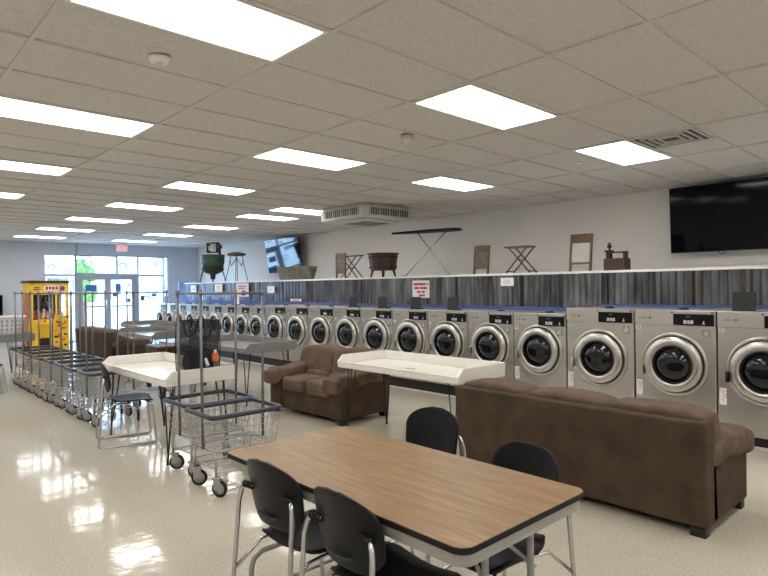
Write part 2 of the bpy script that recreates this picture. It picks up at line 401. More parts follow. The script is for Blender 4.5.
# ------------------------------------------------------------------ ceiling lamps, grille, detectors
where_x = {-3: 'left of the carts', -1: 'above the cart row', 1: 'above the middle aisle', 3: 'along the washer side'}
lp = thing('ceiling_light', '', 'ceiling light')
W2, D2 = TX-.03, TY-.03
fr = MB(); f_ = .022
fr.box(-W2/2, W2/2, -D2/2, -D2/2+f_, -.006, .03).box(-W2/2, W2/2, D2/2-f_, D2/2, -.006, .03)
fr.box(-W2/2, -W2/2+f_, -D2/2+f_, D2/2-f_, -.006, .03).box(W2/2-f_, W2/2, -D2/2+f_, D2/2-f_, -.006, .03)
fr.box(-W2/2, W2/2, -D2/2, D2/2, .03, .034); fr.build('frame', 'white', lp)
box(-W2/2+f_, W2/2-f_, -D2/2+f_, D2/2-f_, .002, .008).build('diffuser', 'lamp', lp)
rows = {-8: 'far behind the viewer', -4: 'behind the viewer', 0: 'nearest of its row to the viewer', 4: 'second of its row', 8: 'third of its row', 10: 'half hidden by the ceiling air unit', 12: 'fourth of its row', 16: 'fifth of its row', 20: 'sixth of its row', 24: 'last before the windows'}
for n, (c, k) in enumerate(lights):
    x = GX+(c+.5)*TX; y = GY+(k+.5)*TY
    place(lp, n > 0, (x, y, H), 0, 'lit ceiling panel light %s, %s' % (where_x[c], rows[k]), 'ceiling panel lights')

vx, vy = GX+3.5*TX-.31, GY-.5*TY
v = thing('ceiling_vent', 'square louvred air vent in the ceiling beside the nearest washer-side light', 'vent', (vx, vy, H))
q = MB(); s_ = .29
for a, zz in ((.29, 0.), (.225, .0), (.16, 0.), (.10, .0)):
    b = a-.022
    for (x0, x1, y0, y1) in ((-a, a, -a, -b), (-a, a, b, a), (-a, -b, -b, b), (b, a, -b, b)): q.box(x0, x1, y0, y1, -.012+zz, -.004)
q.build('louvre', 'acgrey', v); box(-.29, .29, -.29, .29, -.004, -.001).build('backing', 'foot', v)

d = thing('smoke_detector', 'round white smoke detector on the ceiling between the first two left lights', 'smoke detector', (1.44, 3.56, H))
MB().lathe([(.062, 0), (.062, -.018), (.05, -.034), (.035, -.036)], 28).build('housing', 'white', d)
MB().lathe([(.022, -.030), (.022, -.044), (.012, -.048)], 20).build('sensor', 'acgrey', d)
d = thing('occupancy_sensor', 'yellowed domed sensor on the ceiling left of the bright middle light', 'ceiling sensor', (3.91, 3.86, H))
MB().lathe([(.062, 0), (.062, -.03), (.055, -.034)], 28).build('housing', mat('yellowed_plastic', (.50, .45, .30), .5, var=.05), d)
MB().lathe([(.05, -.032), (.048, -.06), (.03, -.08), (.008, -.086)], 28).build('dome', 'acgrey', d)
d = thing('sprinkler', 'tiny white sprinkler cap on the ceiling before the washer-side light', 'sprinkler', (6.30, 3.42, H))
MB().lathe([(.035, 0), (.033, -.012), (.01, -.014), (.01, -.03), (.018, -.032)], 20).build('cap', 'white', d)

# ceiling cassette air unit
ac = thing('air_conditioner', 'square white ceiling air unit with slotted sides above the washers', 'air conditioner', (6.98, 7.95, H))
ac['group'] = 'ceiling fittings'
zb = -.235; a = .60
MB().prism(rpoly(-a, a, -a, a, .05), zb, -.045).prism(rpoly(-a+.04, a-.04, -a+.04, a-.04, .05), -.045, 0).build('housing', 'acgrey', ac, bevel=.008)
for s_ in (0, 1, 2, 3):
    T = Matrix.Rotation(s_*PI/2, 4, 'Z')
    gq = MB()
    gq.box(-.48, .48, -a-.004, -a+.001, -.19, -.07, T=T)
    o = gq.build('side_grille', 'acdark', ac)
    gs = MB()
    for i in range(17):
        x = -.46+.92*i/16
        gs.box(x-(.004 if i % 4 else .012), x+(.004 if i % 4 else .012), -a-.008, -a-.003, -.19, -.07, T=T)
    gs.build('slats', 'acgrey', o)
MB().prism(rpoly(-.42, .42, -.42, .42, .04), zb-.04, zb).build('intake_panel', 'acgrey', ac, bevel=.006)
MB().box(-.30, .30, -.30, .30, zb-.043, zb-.0395).build('intake_grille', 'acdark', ac)

ex = thing('exit_sign', 'red lit exit sign hanging from the ceiling before the front doors', 'exit sign', (6.33, 18.7, H-.24))
box(-.16, .16, -.02, .02, 0, .20).build('housing', 'white', ex, bevel=.005)
text('lettering', 'EXIT', .17, 'exit', ex, (0, -.0225, .10), (PI/2, 0, 0))
box(-.02, .02, -.01, .01, .20, .24).build('stem', 'white', ex)

# ------------------------------------------------------------------ wall televisions
def tv(loc, rz, label, tilt, sm='tv'):
    t = thing('television', label, 'television', loc, rz, 'wall televisions')
    T = Matrix.Rotation(tilt, 4, 'Y')
    w, h = .83, .47
    MB().box(-.03, .02, -w, w, -h, h, T=T).build('bezel', 'tvf', t, bevel=.006)
    MB().box(-.033, -.0305, -w+.012, w-.012, -h+.012, h-.012, T=T).build('screen', sm, t)
    MB().box(.0, X1-loc[0]-.001, -.15, .15, -.12, .12).build('wall_bracket', 'foot', t)
    return t
tv((8.89, 2.56, 2.47), 0, 'large dark television tilted on the wall over the nearest washers', -.05)
t2 = tv((8.85, 13.55, 2.45), 0, 'television reflecting the windows, high on the wall behind the zinc tub', -.16, 'tv2')
cbl = MB().tube([(8.93, 2.75, 2.02), (8.92, 2.76, 1.98), (8.93, 2.73, 1.96), (8.95, 2.70, 1.98), (8.95, 2.71, 2.02)], .006, 6)
tag(cbl.build('power_cable', 'tvf'), 'short black cable loop hanging below the large dark television', 'cable')

# ------------------------------------------------------------------ washing machines
def make_washer(w, h, z0, big, lid, seed):
    t = thing('washing_machine', '', 'washing machine')
    hw = w/2-.006; fz = h-.155
    box(0, .74, -hw, hw, z0, h-.02).build('cabinet', 'steel', t, bevel=.008)
    box(-.012, .70, -hw, hw, fz, h).build('top_fascia', 'steel', t, bevel=.006)
    # black control panel on the right as seen from the room (-y side)
    cp = box(-.020, -.011, -hw+.012, -hw+.012+w*.475, h-.150, h-.035).build('control_panel', 'panel_b', t, bevel=.003)
    yc = -hw+.012+w*.475
    dg = MB()
    for i, (dy, s_) in enumerate(((.115, .014), (.148, .010), (.178, .014))): dg.box(-.0215, -.0195, yc-dy-s_, yc-dy+s_, h-.133, h-.098)
    dg.box(-.0215, -.0195, yc-.30, yc-.275, h-.135, h-.125).box(-.0215, -.0195, yc-.293, yc-.283, h-.125, h-.10)
    dg.build('display', 'digit', cp)
    box(-.0215, -.0195, yc-.16, yc-.125, h-.068, h-.055).build('indicator', 'digitg', cp)
    bt = MB()
    for x in (yc+.012, -hw+.03): bt.lathe([(.009, 0), (.009, .006), (.004, .009)], 12, RX((-.012, x, h-.022)))
    bt.build('lock', 'foot', t)
    # card reader with its round dial
    cr = box(-.010, .001, -hw+.045, -hw+.125, h-.265, h-.185).build('card_reader', 'apron', t, bevel=.003)
    MB().lathe([(.026, .010), (.026, .016), (.015, .02), (.008, .012)], 20, RX((0, -hw+.083, h-.222))).build('dial', 'steel2', cr)
    # round door
    zc = .735 if big else .765; R = .325 if big else (.315 if w > .7 else .29)
    T = RX((0, 0, zc))
    MB().ring([(R, -.004), (R-.004, .016), (R-.020, .024), (R-.036, .012), (R-.040, -.004)], 48, T).build('door_surround', 'steel2', t)
    MB().ring([(R-.036, .001), (R-.036, .006), (R-.075, .006), (R-.075, .001)], 48, T).build('door_gasket', 'rubber', t)
    D = R-.045; ri = .19 if R > .3 else .17
    dr = MB().ring([(D, .006), (D, .048), (D-.010, .060), (ri+.035, .066), (ri, .062), (ri, .006)], 48, T).build('door', 'steel2', t)
    MB().ring([(ri-.002, .02), (ri+.002, .068), (ri-.006, .074), (ri-.016, .068), (ri-.020, .02)], 48, T).build('door_rim', 'rubber', dr)
    MB().lathe([(ri-.018, .045), (ri-.030, .056), (ri-.045, .060), (ri-.055, .072), (ri-.09, .084), (.04, .093), (.0, .094)], 48, T).build('door_glass', 'glass_b', dr)
    hd = MB(); ya = math.cos(.22)*(R-.02); za = -math.sin(.22)*(R-.02)
    hd.box(-.075, -.020, ya-.016, ya+.010, zc+za-.055, zc+za+.045); hd.build('door_handle', 'rubber' if seed % 2 == 0 else 'steel2', dr, bevel=.006)
    # stickers
    nb = box(-.0015, .0, hw-.060, hw-.008, h-.205, h-.168).build('number_plate', 'paper', t)
    st = MB(); st.box(-.0015, 0, hw-.075, hw-.012, .385, .545); st.box(-.002, 0, hw-.070, hw-.020, .550, .562, 1); st.box(-.002, -.0012, hw-.06, hw-.03, .43, .435, 2)
    for i in range(4): st.box(-.002, -.0012, hw-.075, hw-.035, .455+.02*i, .460+.02*i, 2)
    st.build('warning_label', ['paper', 'orange', 'ink'], t)
    mk = MB(); sc = MB()
    for i, (a, b) in enumerate(((.045, .015), (.075, .006), (.09, .009), (.108, .012), (.128, .005), (.15, .022))):
        mk.box(-.0135, -.0118, hw-a-b, hw-a, h-.088-.002*(i % 3), h-.080+.004*((i*7) % 3))
    mk.build('maker_mark', 'ink', t)
    if lid:
        T2 = Matrix.Translation((.12, lid if lid is not True else 0, h)) @ Matrix.Rotation(.10, 4, 'Y')
        MB().box(-.006, .006, -.10, .10, .0, .185, T=T2).build('soap_lid', 'tvf' if big or seed < 50 else 'blue', t, bevel=.003)  # small far washers: sky reflection on the lid put in as blue colour
    vb = MB().lathe([(.05, h-.001), (.05, h+.012), (.03, h+.016)], 16, Matrix.Translation((.22, -.02, 0))).build('top_cap', 'rubber', t)
    return t
protos = {}
centres = [(1.545, .80, 1.285, .115, 'b'), (2.345, .80, 1.285, .115, 'b'), (3.145, .80, 1.285, .115, 'b')]
y = 3.545
for w, n in ((.735, 9), ):
    for i in range(n): centres.append((y+w/2, w, 1.215, .17, 'm')); y += w
w = (15.66-y)/9
for i in range(9): centres.append((y+w/2, w, 1.19, .17, 's')); y += w
lidd = {0: .20, 5: True, 6: True, 7: True, 8: True, 12: True, 13: True, 14: True, 15: True, 16: True, 17: True, 18: True, 19: True, 20: True}
nth = ['first', 'second', 'third', 'fourth', 'fifth', 'sixth', 'seventh', 'eighth', 'ninth', 'tenth', 'eleventh', 'twelfth', 'thirteenth', 'fourteenth', 'fifteenth', 'sixteenth', 'seventeenth', 'eighteenth', 'nineteenth', 'twentieth', 'twenty-first']
for n, (yc, w, h, z0, cls) in enumerate(centres):
    ld = lidd.get(n); key = (cls, ld)
    if key not in protos: protos[key] = make_washer(w, h, z0, cls == 'b', ld, 60 if cls == 's' else n); o = protos[key]
    else: o = copy_tree(protos[key])
    o.location = (6.2, yc, 0)
    sz = {'b': 'large', 'm': 'mid-size', 's': 'small'}[cls]
    extra = ''
    o['label'] = 'stainless front-load washer, %s in the row counted from the right%s' % (nth[n], extra)
    o['group'] = 'front-load washers along the corrugated wall'
    if n < 5:
        text('number', str(21-n), .036, 'ink', o, (-.0018, w/2-.006-.034, h-.187), (PI/2, 0, -PI/2))

# ------------------------------------------------------------------ signs on the cladding
def sign(name, label, y0, y1, z0, z1, m_, bars, ink, x=BX-.0345):
    t = thing(name, label, 'sign', (x, (y0+y1)/2, z0)); w = y1-y0
    box(-.003, 0, -w/2, w/2, 0, z1-z0).build('panel', m_, t)
    b = MB()
    for (zf, hf, segs) in bars:
        for a, c in segs: b.box(-.0045, -.003, w/2-c*w, w/2-a*w, (z1-z0)*zf, (z1-z0)*(zf+hf))
    b.build('lettering', ink, t)
    return t
sign('wall_notice', 'white notice with red lettering on the corrugated wall above the washers', 6.42, 6.80, 1.37, 1.655, 'paper',
     [(.72, .13, ((.08, .36), (.38, .62), (.63, .80), (.86, .94))), (.50, .13, ((.12, .40), (.46, .60), (.62, .88))), (.28, .12, ((.28, .50), (.56, .74))), (.08, .12, ((.40, .58), (.60, .74)))], 'red')
sign('paper_notice', 'small white paper on the corrugated wall below the folding stand', 4.80, 5.02, 1.55, 1.665, 'paper', [(.70, .05, ((.25, .7),)), (.5, .05, ((.2, .8),)), (.3, .05, ((.25, .75),))], 'apron')
sign('switch_plate', 'small white plate on the grey planks left of the corrugated sheets', 11.05, 11.33, 1.45, 1.60, 'paper', [(.35, .3, ((.45, .55),))], 'apron')
sign('pink_poster', 'pink poster with a dark picture high on the plank wall', 12.15, 12.75, 1.36, 1.68, 'pink', [(.1, .35, ((.45, .75),)), (.75, .06, ((.2, .8),)), (.6, .05, ((.2, .7),))], 'foot')
sign('lilac_poster', 'narrow pale poster with pink print left of the pink poster', 13.45, 13.85, 1.43, 1.68, 'paper', [(.5, .3, ((.3, .7),)), (.2, .1, ((.2, .8),))], 'pink')
sign('white_leaflet', 'small white leaflet near the far end of the plank wall', 14.92, 15.25, 1.45, 1.66, 'paper', [(.4, .06, ((.2, .8),)), (.6, .06, ((.2, .8),))], 'apron')
sl = thing('folded_leaflet', 'white leaflet propped on the washer top below the pink poster', 'leaflet', (6.75, 12.35, 1.191))
box(-.002, .002, -.13, .13, 0, .17).build('sheet', 'paper', sl)
sign('orange_tag', 'small pinkish tag on the wall foot where the corrugated sheets begin', 9.98, 10.38, 1.275, 1.325, 'pink', [(.3, .3, ((.2, .8),))], 'red', x=BX-.0605)

# ------------------------------------------------------------------ laundromat furniture
def make_sofa(L, nback, label, cat, bh=.715, D=.86):
    # faces +x, back at x=0, width along y, origin at floor middle of the back
    t = thing('sofa', label, cat)
    h = L/2
    def lean(v): v.x += -.06*(v.z/.35) if v.z > 0 else 0; return v
    bk = MB(); T = Matrix(((1, 0, -.09, .02), (0, 1, 0, 0), (0, 0, 1, 0), (0, 0, 0, 1)))
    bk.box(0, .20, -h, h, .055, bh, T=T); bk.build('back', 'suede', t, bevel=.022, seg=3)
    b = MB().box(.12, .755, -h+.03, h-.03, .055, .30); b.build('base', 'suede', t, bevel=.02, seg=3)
    wi = (L-.40)/nback; wb = (L-.04)/nback
    for i in range(nback):
        yc = -h+.20+wi*(i+.5); yb = -h+.02+wb*(i+.5)
        def fb(v, wi=wi): v.x -= .06*v.z/.2; v.z += .012*math.cos(v.y/wi*3); return v
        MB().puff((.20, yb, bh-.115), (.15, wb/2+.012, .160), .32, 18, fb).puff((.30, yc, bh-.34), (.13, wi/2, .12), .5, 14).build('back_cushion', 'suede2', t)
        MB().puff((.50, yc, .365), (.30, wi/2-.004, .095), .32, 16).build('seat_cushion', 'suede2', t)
    for s_ in (-1, 1):
        a = MB(); a.box(.10, .80, s_*(h-.20) if s_ > 0 else -h, h if s_ > 0 else -h+.20, .055, .46)
        o = a.build('arm', 'suede', t, bevel=.03, seg=3)
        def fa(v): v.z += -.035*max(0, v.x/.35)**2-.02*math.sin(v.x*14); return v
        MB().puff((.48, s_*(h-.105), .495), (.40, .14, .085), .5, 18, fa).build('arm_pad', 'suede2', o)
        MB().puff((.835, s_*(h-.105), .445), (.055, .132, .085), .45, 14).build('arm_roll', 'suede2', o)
    for x in (.02, .70):
        for s_ in (-1, 1):
            yy = s_*(h-.06); MB().prism([(x, yy-.045), (x+.07, yy-.045), (x+.07, yy+.045), (x, yy+.045)], 0, .055).build('foot', 'foot', t)
    return t
s1 = make_sofa(1.94, 3, 'long brown suede sofa with its back to the oak table', 'sofa')
s1.location = (3.80, 2.225, 0); s1['group'] = 'brown suede sofas'
s2 = copy_tree(s1); s2.location = (3.78, 13.1, 0); s2['label'] = 'brown suede sofa far back near the claw machine'
lv = make_sofa(1.34, 2, 'brown suede two-seater facing the aisle behind the front white folding table', 'sofa', .745)
lv.name = 'loveseat'; lv.location = (4.80, 5.80, 0); lv.rotation_euler = (0, 0, PI+.07); lv['group'] = 'brown suede sofas'
bn = thing('bench', 'low brown bench between the folding tables behind the two-seater', 'bench', (3.85, 9.1, 0))
box(-.35, .45, -.28, .28, .60, .68).build('seat', 'wood_d', bn, bevel=.02)
box(-.33, .43, -.26, .26, .36, .60).build('apron', 'wood_d', bn)
for x in (-.3, .4):
    for yy in (-.23, .23): box(x-.03, x+.03, yy-.03, yy+.03, 0, .36).build('leg', 'foot', bn)

# folding tables with raised rims: low lip faces -x
def make_fold(L, Wd, m_, zb=.70, zt=.83):
    t = thing('folding_table', '', 'laundry folding table'); h = L/2; w = Wd/2
    MB().prism(rpoly(-w, w, -h, h, .012, 2), zb, zb+.035).build('tabletop', m_, t, bevel=.004)
    MB().box(-w, -w+.02, -h+.02, h-.02, zb+.035, zb+.065).build('front_lip', m_, t, bevel=.004)
    MB().box(w-.02, w, -h, h, zb+.035, zt).build('back_rail', m_, t, bevel=.004)
    for s_ in (-1, 1):
        y0 = -h if s_ < 0 else h-.02
        pr_ = [(-w, zb+.035), (w-.02, zb+.035), (w-.02, zt), (-w+.07, zt), (-w, zb+.065)]
        T = Matrix(((1, 0, 0, 0), (0, 0, 1, y0), (0, 1, 0, 0), (0, 0, 0, 1)))
        MB().prism(pr_, 0, .02, T).build('end_rail', m_, t, bevel=.003)
    for sx in (-1, 1):
        for sy in (-1, 1):
            x, y_ = sx*(w-.10), sy*(h-.14)
            f = (x+sx*.045, y_+sy*.05, .006)
            l = MB()
            l.tube([(x-.05*sx, y_, zb), (f[0]-.004, f[1], .03), f], .0065, 6)
            l.tube([(x+.04*sx, y_-.03*sy, zb), (f[0]+.004, f[1], .03), f], .0065, 6)
            l.tube([(x, y_+.07*sy, zb), f], .0065, 6)
            l.box(x-.07, x+.07, y_-.07, y_+.08, zb-.004, zb)
            l.tube([(f[0], f[1], 0), (f[0], f[1], .012)], .014, 8)
            l.build('leg', 'hair', t)
    return t
fg = 'laundry folding tables'
ft = make_fold(1.68, .69, 'fold'); ft.location = (4.225, 4.09, 0); ft['label'] = 'white folding table with raised rim behind the long sofa'; ft['group'] = fg
f2 = copy_tree(ft); f2.location = (2.385, 5.84, 0); f2['label'] = 'white folding table with the black mesh hamper on it'
fgry = make_fold(1.72, .80, 'foldg'); fgry.location = (4.22, 7.62, 0); fgry['label'] = 'grey folding table left of the two-seater, in front of the washers'; fgry['group'] = fg
for loc, lb in (((4.22, 10.75, 0), 'grey folding table beyond the bench, before the far washers'), ((5.1, 13.2, 0), 'farthest grey folding table beside the far sofa, before the windows'), ((2.0, 12.2, 0), 'grey folding table with the white laundry basket, before the claw machine')):
    o = copy_tree(fgry); o.location = loc; o['label'] = lb
tr = thing('keys', 'small metal keys lying on the white folding table behind the long sofa', 'keys', (4.12, 4.05, .736))
kb = MB()
kb.tube([(.02*math.cos(a), .05+.02*math.sin(a), .003) for a in [2*PI*i/14 for i in range(14)]], .002, 6, closed=True); kb.build('key_ring', 'chrome', tr)
for a in (-.5, .1, .9):
    T = Matrix.Translation((0, .03, .003)) @ Matrix.Rotation(a, 4, 'Z'); MB().box(-.006, .006, -.06, -.002, 0, .003, T=T).prism(rpoly(-.013, .013, -.018, .008, .008, 4), 0, .003, T).build('key', 'wire', tr)

# black mesh hamper on the second white table
hp = thing('mesh_hamper', 'black mesh pop-up hamper with clothes standing on the white table', 'laundry hamper', (2.46, 5.25, .736), .1)
hw_, hd_, hh = .155, .13, .52
P = rpoly(-hw_, hw_, -hd_, hd_, .03, 3); k = len(P)
sd = MB(); nz = 8
vs = [(x*(1+.04*math.sin(i*1.7+j*.6)), y_*(1+.04*math.cos(i*1.3+j)), hh*j/nz) for j in range(nz+1) for i, (x, y_) in enumerate(P)]
sd.add(vs, [(j*k+i, j*k+(i+1) % k, (j+1)*k+(i+1) % k, (j+1)*k+i) for j in range(nz) for i in range(k)]+[tuple(range(k))], 0, True)
sd.build('mesh_side', 'net', hp)
fm = MB()
for z in (.006, hh): fm.tube([(x, y_, z) for x, y_ in P], .005, 6, closed=True)
for sx in (-1, 1):
    for sy in (-1, 1): fm.tube([(sx*(hw_-.006), sy*(hd_-.006), 0), (sx*(hw_+.004), sy*hd_, hh/2), (sx*(hw_-.006), sy*(hd_-.006), hh)], .005, 6)
for s_ in (-1, 1): fm.tube([(-.08, s_*(hd_-.01), hh), (-.05, s_*(hd_+.01), hh-.13), (.0, s_*(hd_+.012), hh-.17), (.05, s_*(hd_+.01), hh-.13), (.08, s_*(hd_-.01), hh)], .010, 6)
fm.build('frame', 'rubber', hp)
cl = thing('clothes_pile', 'dark clothes lying in the black mesh hamper', 'clothes', (2.46, 5.25, .760), .1)
MB().puff((0, 0, .10), (.135, .11, .09), .6, 18, lambda v: Vector((v.x, v.y, v.z*(1+.25*math.sin(v.x*30)*math.cos(v.y*26))))).puff((-.04, 0, .2), (.09, .08, .05), .8, 14).build('dark_cloth', 'rubber', cl)
ob = thing('detergent_bottle', 'orange and white detergent pack beside the clothes in the hamper', 'detergent', (2.56, 5.10, .86), .1)
MB().puff((0, 0, .05), (.03, .025, .045), .6, 12).build('pack', 'orange', ob); MB().lathe([(.014, .09), (.014, .115), (.008, .12)], 12).build('cap', 'paper', ob)
MB().tube([(-.085, -.01, -.02), (-.11, -.015, .05)], [.018, .012], 8).build('white_tube', 'basket', ob)

# laundry basket on the far table
lb = thing('laundry_basket', 'white plastic laundry basket on the grey table before the claw machine', 'laundry basket', (2.02, 11.72, .736))
ob_ = MB(); 
vs = []; n = 36
prof = [(.20, 0), (.235, .12), (.265, .25), (.285, .262), (.285, .245), (.262, .24), (.228, .12), (.19, .01)]
ob_.lathe(prof, n, None, 0, True, .78); ob_.build('body', 'basket', lb)
hl = MB()
for i in range(24):
    a = 2*PI*i/24
    for z in (.06, .11, .16, .205):
        r = .212+z*.21; hl.box(-.012, .012, -.002, .002, -.014, .014, T=Matrix.Translation((r*math.cos(a), r*.78*math.sin(a), z)) @ Matrix.Rotation(a+PI/2, 4, 'Z'))
hl.build('slots', 'apron', lb); lb.scale = (1.12, 1.12, 1.5)

# ------------------------------------------------------------------ oak folding table
tb = thing('work_table', 'oak laminate folding table with black edge and grey steel legs in the foreground', 'table', (1.765, 1.905, 0))
hw_, hl_ = .385, .765
MB().prism(rpoly(-hw_+.003, hw_-.003, -hl_+.003, hl_-.003, .05), .728, .742).build('tabletop', 'oak', tb)
MB().prism(rpoly(-hw_, hw_, -hl_, hl_, .053), .718, .740).build('edge_band', 'rubber', tb, bevel=.004)
ap = MB(); Po = rpoly(-hw_+.012, hw_-.012, -hl_+.012, hl_-.012, .05); Pi = rpoly(-hw_+.028, hw_-.028, -hl_+.028, hl_-.028, .036); k = len(Po)
vs = [(x, y_, z) for z in (.675, .718) for x, y_ in Po]+[(x, y_, z) for z in (.675, .718) for x, y_ in Pi]
ap.add(vs, [(i, (i+1) % k, k+(i+1) % k, k+i) for i in range(k)]+[(2*k+i, 3*k+i, 3*k+(i+1) % k, 2*k+(i+1) % k) for i in range(k)]+[(i, 2*k+i, 2*k+(i+1) % k, (i+1) % k) for i in range(k)]+[(k+i, k+(i+1) % k, 3*k+(i+1) % k, 3*k+i) for i in range(k)], 0, False)
ap.build('apron', 'apron', tb)
for s_ in (-1, 1):
    y_ = s_*(hl_-.11)
    l = MB(); l.tube([(-.14, y_, .70), (-.14, y_, .24)], .0135, 10).tube([(.14, y_, .70), (.14, y_, .24)], .0135, 10)
    l.tube([(-.30, y_, .03), (-.30, y_, .17), (-.285, y_, .215), (-.24, y_, .24), (.24, y_, .24), (.285, y_, .215), (.30, y_, .17), (.30, y_, .03)], .0135, 10)
    l.tube([(-.30, y_, .05), (.30, y_, .05)], .010, 8)
    o = l.build('leg_frame', 'apron', tb)
    MB().tube([(-.14, y_, .50), (0, y_-s_*.26, .70)], .008, 8).tube([(.14, y_, .50), (0, y_-s_*.26, .70)], .008, 8).build('brace', 'apron', tb)
    for x in (-.30, .30): MB().lathe([(.017, 0), (.017, .04)], 12, Matrix.Translation((x, y_, 0))).build('foot_cap', 'rubber', o)

# ------------------------------------------------------------------ stacking chairs (face +x)
def make_chair():
    t = thing('stacking_chair', '', 'chair')
    def back(u, v):
        a = (u-.5)*2; z = .535+.29*v
        # outline: rounded top, narrower bottom
        wid = .205*(1-.10*(1-v))*math.sqrt(max(0., 1-max(0, (v-.55)/.455)**2.6))*(1-.42*max(0, (.28-v)/.28)**1.6)
        y_ = a*wid
        x = -.215-.055*v+.050*(abs(a)*wid/.205)**2
        return (x, y_, z+.0)
    sb = MB().surf(back, 20, 20, .011); sb.build('backrest', 'black', t)
    # smile shaped hand slot shown as its dark moulded rim
    sl = MB().tube([(-.238-.006*math.cos(a_), .075*math.sin(a_), .60-.022*math.cos(a_)) for a_ in [-1.3+2.6*i/12 for i in range(13)]], [.003+.006*math.sin(PI*i/12) for i in range(13)], 8); sl.build('hand_slot', 'foot', t)
    def seat(u, v):
        a = (u-.5)*2; x = -.175+.385*v
        wid = .215*(1-.12*(1-v)-.22*max(0, (.35-v)/.35)**2)*(1-.25*max(0, (v-.9)/.1)**2)
        z = .44-.012*math.cos(a*1.2)-.02*max(0, (v-.8)/.2)**2+.025*max(0, (.15-v)/.15)**2+.01*a*a
        return (x, a*wid, z)
    MB().surf(seat, 14, 18, .012).build('seat', 'black', t)
    for s_ in (-1, 1):
        f = MB(); y_ = s_*.205
        f.tube([(-.236, s_*.115, .685), (-.240, s_*.150, .687), (-.244, s_*.178, .680), (-.248, y_-s_*.015, .660), (-.256, y_-s_*.005, .61), (-.300, y_+s_*.012, .03), (-.295, y_+s_*.012, .015), (-.27, y_+s_*.012, .010),
                (.20, y_+s_*.012, .010), (.225, y_+s_*.012, .015), (.23, y_+s_*.01, .035), (.19, y_, .38), (.175, y_-s_*.01, .41), (.15, y_-s_*.05, .42), (.13, s_*.10, .424)], .0105, 8)
        f.tube([(-.285, y_+s_*.006, .30), (-.16, y_-s_*.03, .415), (.0, s_*.17, .420)], .008, 6)
        o = f.build('leg_frame', 'chrome', t)
        g = MB()
        for i in range(5):
            p = Vector((-.236, s_*.115, .685)).lerp(Vector((-.242, s_*.168, .685)), i/4)
            q_ = Vector((-.236, s_*.115, .685)).lerp(Vector((-.242, s_*.168, .685)), i/4+.15); g.tube([p, q_], .0155, 8)
        g.build('bracket', 'rubber', o)
    MB().tube([(-.02, -.225, .415), (-.02, .225, .415)], .008, 6).tube([(.13, -.11, .424), (.13, .11, .424)], .0105, 8).build('stretcher', 'chrome', t)
    return t
ch = make_chair()
cg = 'black shell stacking chairs'
place(ch, False, (1.55, 2.16, 0), .03, 'black shell chair pushed in on the left far side of the oak table', cg)
place(ch, True, (1.545, 1.65, 0), -.02, 'black shell chair nearest the camera at the oak table, left side', cg)
place(ch, True, (2.345, 2.335, 0), PI+.05, 'black shell chair behind the oak table near the two-seater', cg)
place(ch, True, (2.06, 1.545, 0), PI-.15, 'black shell chair between the oak table and the long sofa', cg)
place(ch, True, (2.15, 6.18, 0), -.24, 'black shell chair tucked under the white table with the hamper', cg)
place(ch, True, (1.55, 10.6, 0), .2, 'black shell chair at the far left beyond the cart row', cg)

